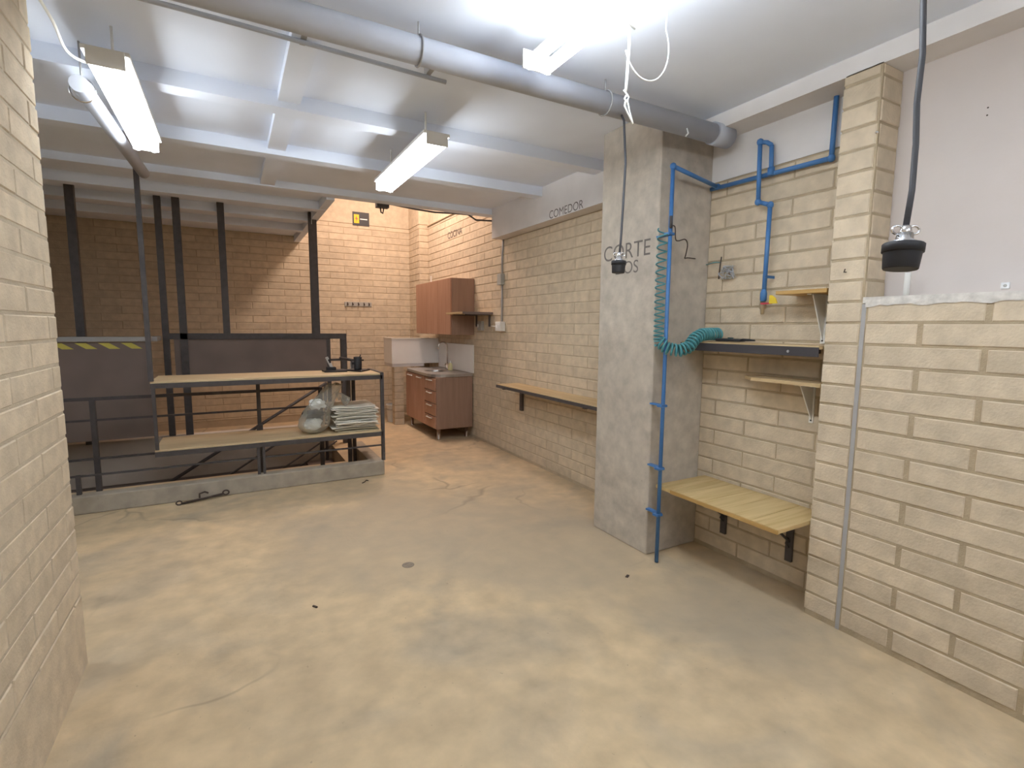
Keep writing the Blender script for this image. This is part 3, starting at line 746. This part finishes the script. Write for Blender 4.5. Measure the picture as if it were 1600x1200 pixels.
MB().lathe((2.735, 6.77, .873), [(.030, 0), (.034, .01), (.034, .075), (.022, .10), (.012, .11)], 16).build('bottle', 'soap', t)
MB().lathe((2.735, 6.77, .98), [(.014, 0), (.014, .03), (.006, .035)], 12).build('cap', 'white_paint', t)
t = thing('laundry_tub', 'white concrete laundry tub on a block leg in the kitchen corner', 'laundry tub', (2.47, 7.73, 0))
tubx0 = 2.095
mb = MB().box(tubx0, XD-.004, 7.50, 7.55, .932, 1.31).box(tubx0, tubx0+.06, 7.55, 7.90, .932, 1.31).box(tubx0, XD-.004, 7.90, 7.95, .932, 1.31).box(XD-.05, XD-.004, 7.55, 7.90, .932, 1.31).box(tubx0+.06, XD-.05, 7.55, 7.90, .932, .98)
mb.build('basin', 'white_tile', t)
mb = MB().box(tubx0-.008, XD-.004, 7.492, 7.555, 1.305, 1.322).box(tubx0-.008, tubx0+.065, 7.555, 7.955, 1.305, 1.322)
mb.build('rim', 'tub_rim', t)
bx(tubx0+.004, 2.60, 7.504, 7.95, .885, .931).build('slab', 'plaster_beam', t)
leg = bx(2.125, 2.26, 7.485, 7.62, 0, .885).build('leg', 'mortar', t)
z = .004
while z < .86:
    b_ = bx(2.121, 2.264, 7.481, 7.624, z, min(z+.092, .885), bev=.003).build('block', 'brick', t); z += .1
bx(2.26, 2.29, 7.88, 7.95, 0, .885).build('leg', 'mortar', t)
t = thing('bucket', 'white plastic bucket under the laundry tub', 'bucket', (2.19, 7.80, 0))
MB().lathe((2.185, 7.80, 0), [(.085, 0), (.09, .01), (.105, .26), (.112, .262), (.112, .28), (.105, .28), (.098, .27), (.08, .02)], 20).build('body', 'bucket_plastic', t)
MB().lathe((2.185, 7.80, .19), [(.101, 0), (.106, .004), (.106, .014), (.102, .018)], 20, cap=False).build('band', 'box_grey', t)

# back wall sign and rail
t = thing('warning_sign', 'dark warning sign with yellow square high on the back wall', 'sign', (1.9, 8.47, 3.2))
SY = YB-.012
bx(1.775, 2.035, SY, YB-.004, 3.09, 3.30).build('plate', 'sign_dark', t)
bx(1.795, 1.875, SY-.002, SY+.001, 3.125, 3.26).build('symbol_panel', 'sign_yellow', t)
MB().prism([(1.84, SY-.003, 3.245), (1.815, SY-.003, 3.185), (1.835, SY-.003, 3.19), (1.825, SY-.003, 3.14), (1.857, SY-.003, 3.205), (1.837, SY-.003, 3.20)], (0, .002, 0)).build('symbol', 'red', t)
bx(1.89, 2.005, SY-.002, SY+.001, 3.185, 3.200).build('caption_bar', 'white_paint', t)
t = thing('hook_rail', 'dark metal hook rail on the warm back wall', 'rail', (1.83, 8.46, 1.82))
bx(1.615, 2.045, YB-.018, YB-.004, 1.81, 1.88, bev=.003).build('plate', 'box_grey', t)
for x in (1.66, 1.74, 1.83, 1.92, 2.0): MB().tube([(x, YB-.018, 1.865), (x, YB-.045, 1.85), (x, YB-.045, 1.825)], .009, 6).build('hook', 'rust', t)
t = thing('ceiling_box', 'black electric box under the slab edge by the kitchen', 'junction box', (1.47, 5.5, 2.74))
bx(1.405, 1.535, 5.49, 5.57, 2.745, 2.835, bev=.004).build('box', 'black_steel', t)
tb([(1.45, 5.53, 2.745), (1.455, 5.53, 2.70), (1.475, 5.53, 2.69), (1.485, 5.53, 2.745)], .008, 6).build('loop', 'black_steel', t)
t = thing('slab_cable', 'cable sagging along the slab edge to the lintel', 'cable', (2.1, 5.52, 2.75))
tb([(1.53, 5.52, 2.80), (1.60, 5.52, 2.79), (1.8, 5.52, 2.775), (2.05, 5.52, 2.765), (2.3, 5.52, 2.78), (2.46, 5.52, 2.785), (2.56, 5.52, 2.735), (2.70, 5.48, 2.735), (2.79, 5.43, 2.73)], .010, 8).build('cable', 'black_steel', t)
tb([(1.55, 5.515, 2.812), (1.66, 5.515, 2.80), (1.74, 5.515, 2.80)], .005, 6).build('tie', 'white_wire', t)
tb([(2.40, 5.515, 2.79), (2.47, 5.515, 2.797), (2.51, 5.515, 2.775)], .006, 6).build('tie', 'white_wire', t)

# ================================================================== STAIRWELL: shelf unit, railing, partition
ZU, ZL = 1.03, .455
SY0, SY1 = 5.03, 5.58
t = thing('shelf_unit', 'two tier black steel shelf unit with wooden boards over the kerb', 'shelf unit', (.35, 5.3, .145))
MB().box(-.60, 1.285, SY0, SY1, ZU-.018, ZU, bev=.002).build('upper_board', 'oak_long', t)
MB().box(-.60, 1.285, SY0, SY1, ZL-.018, ZL, bev=.002).build('lower_board', 'oak_long', t)
for z in (ZU, ZL):
    bx(-.60, 1.30, SY0-.012, SY0+.02, z-.058, z-.018).build('front_rail', 'black_steel', t)
    bx(-.60, 1.30, SY1-.02, SY1+.01, z-.058, z-.018).build('back_rail', 'black_steel', t)
    for x in (-.60, .35): bx(x, x+.03, SY0+.02, SY1-.02, z-.05, z-.018).build('cross_rail', 'black_steel', t)
MB().box(1.285, 1.315, SY0-.005, SY1, ZU-.05, ZU+.008).build('end_rail', 'black_steel', t)
bx(1.283, 1.315, SY0-.012, SY0+.02, .143, ZU+.008).build('leg', 'black_steel', t)
bx(.155, .18, SY0+.0, SY0+.03, .143, ZL-.05).build('leg', 'black_steel', t)
bx(.20, .222, SY0+.0, SY0+.03, .143, ZL-.05).build('leg', 'black_steel', t)
bx(-.595, -.57, SY0-.005, SY0+.02, ZL, ZU-.05).build('leg', 'black_steel', t)
bx(.19, .225, SY1-.02, SY1+.01, .005, ZU-.05).build('leg', 'black_steel', t)
bx(.18, .235, SY1-.03, SY1+.012, ZL, ZL+.05).build('leg_shoe', 'black_steel', t)
bx(1.06, 1.10, SY1, SY1+.03, .005, ZU).build('leg', 'black_steel', t)
t = thing('railing', 'black steel railing bars along the stairwell behind the shelf unit', 'railing', (-.5, 5.65, 0))
for z, x1, r in ((.838, .80, .014), (.648, .80, .009), (.30, 1.0, .009)):
    bx(-2.6, x1, 5.645-r, 5.645+r, z-r, z+r).build('bar', 'black_steel', t)
bx(-2.6, 1.29, 5.06, 5.075, .285, .30).build('bar', 'black_steel', t)
for x in (-1.10, -2.2, .80): bx(x-.02, x+.02, 5.625, 5.665, 0, .85).build('post', 'black_steel', t)
bx(-1.13, -1.10, 5.055, 5.085, .14, .30).build('post', 'black_steel', t)
# stair guard descending
t = thing('stair_guard', 'sloping black guard rails of the stair going down', 'handrail', (.3, 6.5, 0))
def slope(x, off): return .807 + (x-1.012)*.6125 + off
for off, x0, x1, r in ((0, -1.6, 1.0, .018), (-.345, -1.2, .95, .012), (-.685, -.6, .95, .010), (-.80, -.4, 1.10, .010)):
    tb([(x0, 6.5, slope(x0, off)), (x1, 6.5, slope(x1, off))], r, 8).build('bar', 'black_steel', t)
for x in (-.9, .98): tb([(x, 6.5, slope(x, -1.3)), (x, 6.5, slope(x, 0))], .018, 8).build('post', 'black_steel', t)
# treads
t = thing('staircase', 'dark steel stair flight going down in the stairwell', 'stairs', (0, 6.1, -1))
for k in range(11):
    x1 = 1.04-k*.28
    bx(x1-.30, x1, 5.72, 6.56, -.17*(k+1)-.03, -.17*(k+1)).build('tread', 'dark_sheet', t)
# hand rail stub on the kerb return
t = thing('gate_rail', 'short black handrail beside the kitchen end of the stairwell', 'handrail', (1.12, 5.75, .14))
tb([(1.14, 5.64, .0), (1.145, 5.64, 1.12)], .02, 8).build('post', 'black_steel', t)
tb([(1.145, 5.63, 1.125), (1.10, 6.1, 1.125)], .016, 8).build('bar', 'black_steel', t)
bx(1.13, 1.145, 5.70, 5.715, .0, 1.11).build('post', 'white_metal', t)
# far partition: posts on the upstand and dark sheets
t = thing('steel_partition', 'black steel partition with dark sheet panel and tall posts across the stairwell', 'partition', (0, 6.62, .27))
bx(-.55, 1.06, 6.62, 6.64, .80, 1.37).build('sheet_panel', 'dark_sheet', t)
bx(-.62, 1.27, 6.60, 6.67, 1.335, 1.40).build('top_rail', 'black_steel', t)
bx(1.20, 1.27, 6.60, 6.67, -.1, 1.335).build('post', 'black_steel', t)
bx(1.06, 1.20, 6.61, 6.65, 1.06, 1.085).build('mid_rail', 'black_steel', t)
bx(1.03, 1.075, 6.61, 6.65, .27, 1.335).build('post', 'black_steel', t)
for x, wdt, y in ((-.455, .035, 6.60), (-.04, .035, 6.62), (.915, .045, 6.60), (-.62, .03, 6.62)):
    bx(x-wdt, x+wdt, y, y+.06, .27 if x in (-.455, -.62) else 1.40, 2.9).build('post', 'black_steel', t)
bx(.90, .905, 6.595, 6.60, 2.70, 2.85).build('glint_strip', 'white_metal', t)  # pale strip standing in for a glint on the post
t = thing('low_beam', 'dark headroom panel with grey cap and yellow striped tape by the left wall', 'panel', (-1.6, 6.2, .27))
bx(-3.2, -.72, 6.20, 6.23, .36, 1.32).build('sheet_panel', 'dark_sheet', t)
MB().box(-3.2, -.70, 6.17, 6.25, 1.325, 1.372, bev=.004).box(-.74, -.66, 6.25, 6.62, 1.325, 1.372).build('cap_rail', 'grey_rail', t)
for k in range(5):
    x = -.86-k*.168*1.05
    x0 = x-.09; z0, z1 = 1.255, 1.312
    MB().prism([(x0+.085, 6.199, z0), (x0+.17, 6.199, z0), (x0+.085, 6.199, z1), (x0, 6.199, z1)], (0, -.002, 0)).build('stripe', 'yellow_tape', t)
for x in (-1.31,):
    bx(x-.035, x+.035, 6.5, 6.57, .27, 2.85).build('post', 'black_steel', t)
tag(MB().box(-.61, -.575, 5.02, 5.055, 1.03, 2.80).build('hanger_post', 'black_steel', None, (-.59, 5.04, 1.03)), 'thin dark post from the ceiling to the left end of the shelf unit', 'post')

# ---- things on the shelf unit
tag(MB().box(.80, 1.02, 5.30, 5.50, ZU+.001, ZU+.018, bev=.003).build('notebook', 'rubber', None, (.9, 5.4, ZU)), 'dark flat notebook under the grey handset on the top board', 'notebook')
t = thing('handset', 'grey handset leaning in a black cradle on the top board', 'handset', (.86, 5.38, ZU+.018))
bx(.83, .92, 5.35, 5.42, ZU+.018, ZU+.05, bev=.006).build('cradle', 'rubber', t)
R_ = Matrix.Rotation(-.42, 3, 'Y')
h = bx(.845, .873, 5.365, 5.40, ZU+.03, ZU+.155, rot=R_, bev=.004).build('body', 'grey_rail', t)
bx(.850, .868, 5.362, 5.365, ZU+.09, ZU+.13, rot=R_).build('screen', 'rubber', h)
t = thing('tray', 'thin black tray under the dark cup on the top board', 'tray', (1.14, 5.35, ZU))
MB().prism([(1.02, 5.42, ZU+.001), (1.14, 5.22, ZU+.001), (1.27, 5.40, ZU+.001), (1.12, 5.55, ZU+.001)], (0, 0, .014)).build('plate', 'rubber', t)
t = thing('cup', 'tall black cup with side lugs on the thin tray', 'cup', (1.14, 5.36, ZU+.016))
MB().lathe((1.14, 5.37, ZU+.016), [(.036, 0), (.039, .01), (.042, .13), (.038, .132), (.034, .02)], 20).build('body', 'rubber', t)
bx(1.17, 1.20, 5.36, 5.38, ZU+.105, ZU+.12).build('lug', 'rubber', t); bx(1.08, 1.105, 5.36, 5.38, ZU+.07, ZU+.095).build('lug', 'rubber', t)
MB().tube([(1.16, 5.37, ZU+.14), (1.17, 5.37, ZU+.17)], .006, 6).build('pen', 'rubber', t)
# folder stack
rr_ = random.Random(11)
z = ZL+.001
NF = 15
for k in range(NF):
    th = rr_.uniform(.012, .018); y0 = 5.08+rr_.uniform(-.015, .015)
    x1 = 1.268+rr_.uniform(-.035, .01); x0 = x1-rr_.uniform(.38, .43)
    if k in (5, 3): y0 -= .03
    nx = 9; top = []; bot = []; wob = rr_.uniform(0, 6)
    mb = MB(); vs_ = []; fs = []
    for i in range(nx):
        u = i/(nx-1); x = x0+(x1-x0)*u; dz = .0035*math.sin(wob+u*7)
        for yy in (y0, 5.50):
            for zz in (z, z+th*.62): vs_.append((x, yy, zz+dz*(1 if k else 0)+(.004 if k else 0)))
    for i in range(nx-1):
        a, b_ = i*4, i*4+4
        fs += [(a, b_, b_+1, a+1), (a+2, a+3, b_+3, b_+2), (a, a+2, b_+2, b_), (a+1, b_+1, b_+3, a+3)]
    fs += [(0, 1, 3, 2), (nx*4-4, nx*4-2, nx*4-1, nx*4-3)]
    mb.add(vs_, fs)
    ordn = ['topmost', 'second', 'third', 'fourth', 'fifth', 'sixth', 'seventh', 'eighth', 'ninth', 'tenth', 'eleventh', 'twelfth', 'thirteenth', 'fourteenth', 'lowest'][NF-1-k]
    lab = ('lowest kraft folder of the paper stack on the lower board' if k == 0 else 'topmost pale folder of the paper stack on the lower board' if k == NF-1 else '%s folder from the top of the paper stack on the lower board' % ordn)
    tag(mb.build('folder', 'kraft' if k in (0, 1) else 'paper', None, (x0, y0, z)), lab, 'folder', 'paper folders stacked on the lower board')
    z += th+.003
# plastic bag with crumpled contents
def blob(c, r, seed, amp, n1=16, n2=12, sq=None):
    rg = random.Random(seed); c = Vector(c); vs_ = []; fs = []
    ph = [(rg.uniform(1, 5), rg.uniform(1, 5), rg.uniform(0, 6), rg.uniform(.3, 1)) for _ in range(6)]
    for j in range(n2+1):
        v = PI*j/n2
        for i in range(n1):
            u = 2*PI*i/n1
            k = 1+amp*sum(w_*math.sin(a*u+p)*math.sin(b*v) for a, b, p, w_ in ((round(a), b, p, w_) for a, b, p, w_ in ph))/2.5 + rg.uniform(-amp, amp)*.35
            vs_.append(c+Vector((r[0]*math.sin(v)*math.cos(u)*k, r[1]*math.sin(v)*math.sin(u)*k, r[2]*math.cos(v)*(k if 0 < j < n2 else 1))))
    for j in range(n2):
        for i in range(n1): fs.append((j*n1+i, j*n1+(i+1) % n1, (j+1)*n1+(i+1) % n1, (j+1)*n1+i))
    return vs_, fs
t = thing('plastic_bag', 'clear plastic bag of crumpled paper leaning on the folder stack', 'bag', (.68, 5.17, ZL))
rg = random.Random(9); nr, nc = 26, 32; vs_ = []; fs = []
for j in range(nr+1):
    h = j/nr
    cxx = .665 + .34*max(0, h-.30)**1.25; zz = ZL+.004+.47*h
    rad = (.06+.085*min(1, h*7)**.6) if h < .2 else (.145-.02*(h-.2)/.3 if h < .5 else .125-.06*(h-.5)/.5)
    for i in range(nc):
        u = 2*PI*i/nc
        k = 1+.07*math.sin(3*u+5*h)+.05*math.sin(7*u-9*h)+rg.uniform(-.035, .035)
        vs_.append((cxx+math.cos(u)*rad*k, 5.17+math.sin(u)*rad*k*(.80 if h < .5 else .80-.5*(h-.5)), zz+.012*math.sin(4*u+h*8)*min(1, h*4)))
for j in range(nr):
    for i in range(nc): fs.append((j*nc+i, j*nc+(i+1) % nc, (j+1)*nc+(i+1) % nc, (j+1)*nc+i))
fs.append(tuple(range(nc))); fs.append(tuple(nr*nc+i for i in range(nc)))
MB().add(vs_, fs, True).build('film', 'clear_plastic', t)
nk = []
for i in range(9):
    u = i/8; nk.append((.885+.115*u, 5.165-.01*u, .80-.04*u+.02*math.sin(u*5)))
tb(nk, [.05, .042, .034, .030, .034, .04, .046, .05, .012], 9).build('gathered_neck', 'clear_plastic', t)
vs_, fs = blob((.655, 5.15, ZL+.085), (.085, .07, .062), 21, .38, 14, 10)
tag(MB().add(vs_, fs).build('crumpled_paper', 'paper_white', None, (.655, 5.15, ZL+.01)), 'white crumpled paper at the bottom of the plastic bag', 'paper')
vs_, fs = blob((.70, 5.16, ZL+.285), (.072, .06, .05), 33, .42, 14, 10)
tag(MB().add(vs_, fs).build('crumpled_paper', 'paper_white', None, (.70, 5.16, ZL+.23)), 'white crumpled paper in the upper half of the plastic bag', 'paper')
vs_, fs = blob((.66, 5.18, ZL+.185), (.105, .08, .04), 41, .2, 14, 10)
tag(MB().add(vs_, fs).build('dark_bag', 'rubber', None, (.66, 5.18, ZL+.14)), 'dark crumpled bag inside the clear plastic bag', 'bag')

# ================================================================== FLOOR ITEMS AND SMALL FITTINGS
t = thing('iron_bar', 'rusty iron bar with looped ends lying against the kerb', 'bar', (-.27, 4.93, 0))
tb([(-.43, 4.90, .012), (-.27, 4.93, .02), (-.12, 4.965, .03)], .010, 8).build('rod', 'rust', t)
for c, r in (((-.445, 4.895, .014), .02), ((-.105, 4.968, .032), .024)):
    tb([(c[0]+r*math.cos(a), c[1], c[2]+.006+r*.8*math.sin(a)) for a in [i*PI/6 for i in range(13)]], .006, 6, cap=False).build('loop', 'rust', t)
tb([(-.30, 4.93, .03), (-.30, 4.935, .065), (-.26, 4.94, .075), (-.235, 4.94, .06)], .008, 6).build('hook', 'rust', t)
tag(MB().lathe((.91, 2.975, .0), [(.038, 0), (.038, .002), (.033, .003), (.031, .0015), (.004, .0015)], 24).build('floor_drain', 'drain_iron', None, (.91, 2.975, 0)), 'small round drain cover in the middle of the floor', 'drain')
tag(tb([(1.03, 4.80, .004), (1.06, 4.82, .006), (1.08, 4.85, .012), (1.10, 4.85, .004)], .004, 5).build('twig', 'rust', None, (1.06, 4.82, 0)), 'small dark twig on the floor by the kerb end', 'twig')
tag(MB().box(.320, .329, 2.725, 2.755, .0, .007, rot=Matrix.Rotation(.6, 3, 'Z')).build('screw', 'rust', None, (.325, 2.74, 0)), 'loose dark screw lying on the floor left of the drain', 'screw')
tag(MB().box(2.02, 2.05, 2.20, 2.215, 0, .006, rot=Matrix.Rotation(.5, 3, 'Z')).build('chip', 'rust', None, (2.03, 2.2, 0)), 'dark wood chip on the floor near the column', 'chip')
t = thing('conduit_stub', 'short clear threaded stub standing on the parapet ledge', 'stub', (2.70, 1.17, 1.652))
tb([(2.70, 1.175, 1.652), (2.70, 1.175, 1.76)], .012, 10).build('tube', 'white_metal', t)
tb([(2.70, 1.175, 1.66), (2.70, 1.175, 1.775)], .005, 8).build('rod', 'chrome', t)
t = thing('wall_anchor', 'small square white anchor plate on the plaster wall', 'plate', (2.77, .86, 1.67))
bx(2.768, 2.776, .845, .872, 1.672, 1.697, bev=.002).build('plate', 'white_paint', t)
MB().lathe((2.7685, .858, 1.684), [(.007, 0), (.004, .002)], 8, axis=(-1, 0, 0)).build('hole', 'box_grey', t)
for z in (2.385, 2.415):
    tag(MB().lathe((2.776, .978, z), [(.004, 0), (.003, .002)], 8, axis=(-1, 0, 0)).build('screw', 'rust', None, (2.775, .978, z)), 'lower of two screws on the plaster wall' if z < 2.4 else 'upper of two screws on the plaster wall', 'screw')
tag(tb([(XR-.004, 1.395, 1.79), (XR-.012, 1.395, 1.775), (XR-.03, 1.375, 1.772)], .0025, 6).build('nail', 'rust', None, (XR, 1.395, 1.78)), 'bent nail in the block pier', 'nail')
tag(MB().lathe((XR+.005, 1.31, 2.39), [(.006, 0), (.008, .006), (.003, .012)], 8, axis=(-1, -.6, 0)).build('hook', 'chrome', None, (XR, 1.31, 2.39)), 'tiny bright hook high on the pier corner', 'hook')
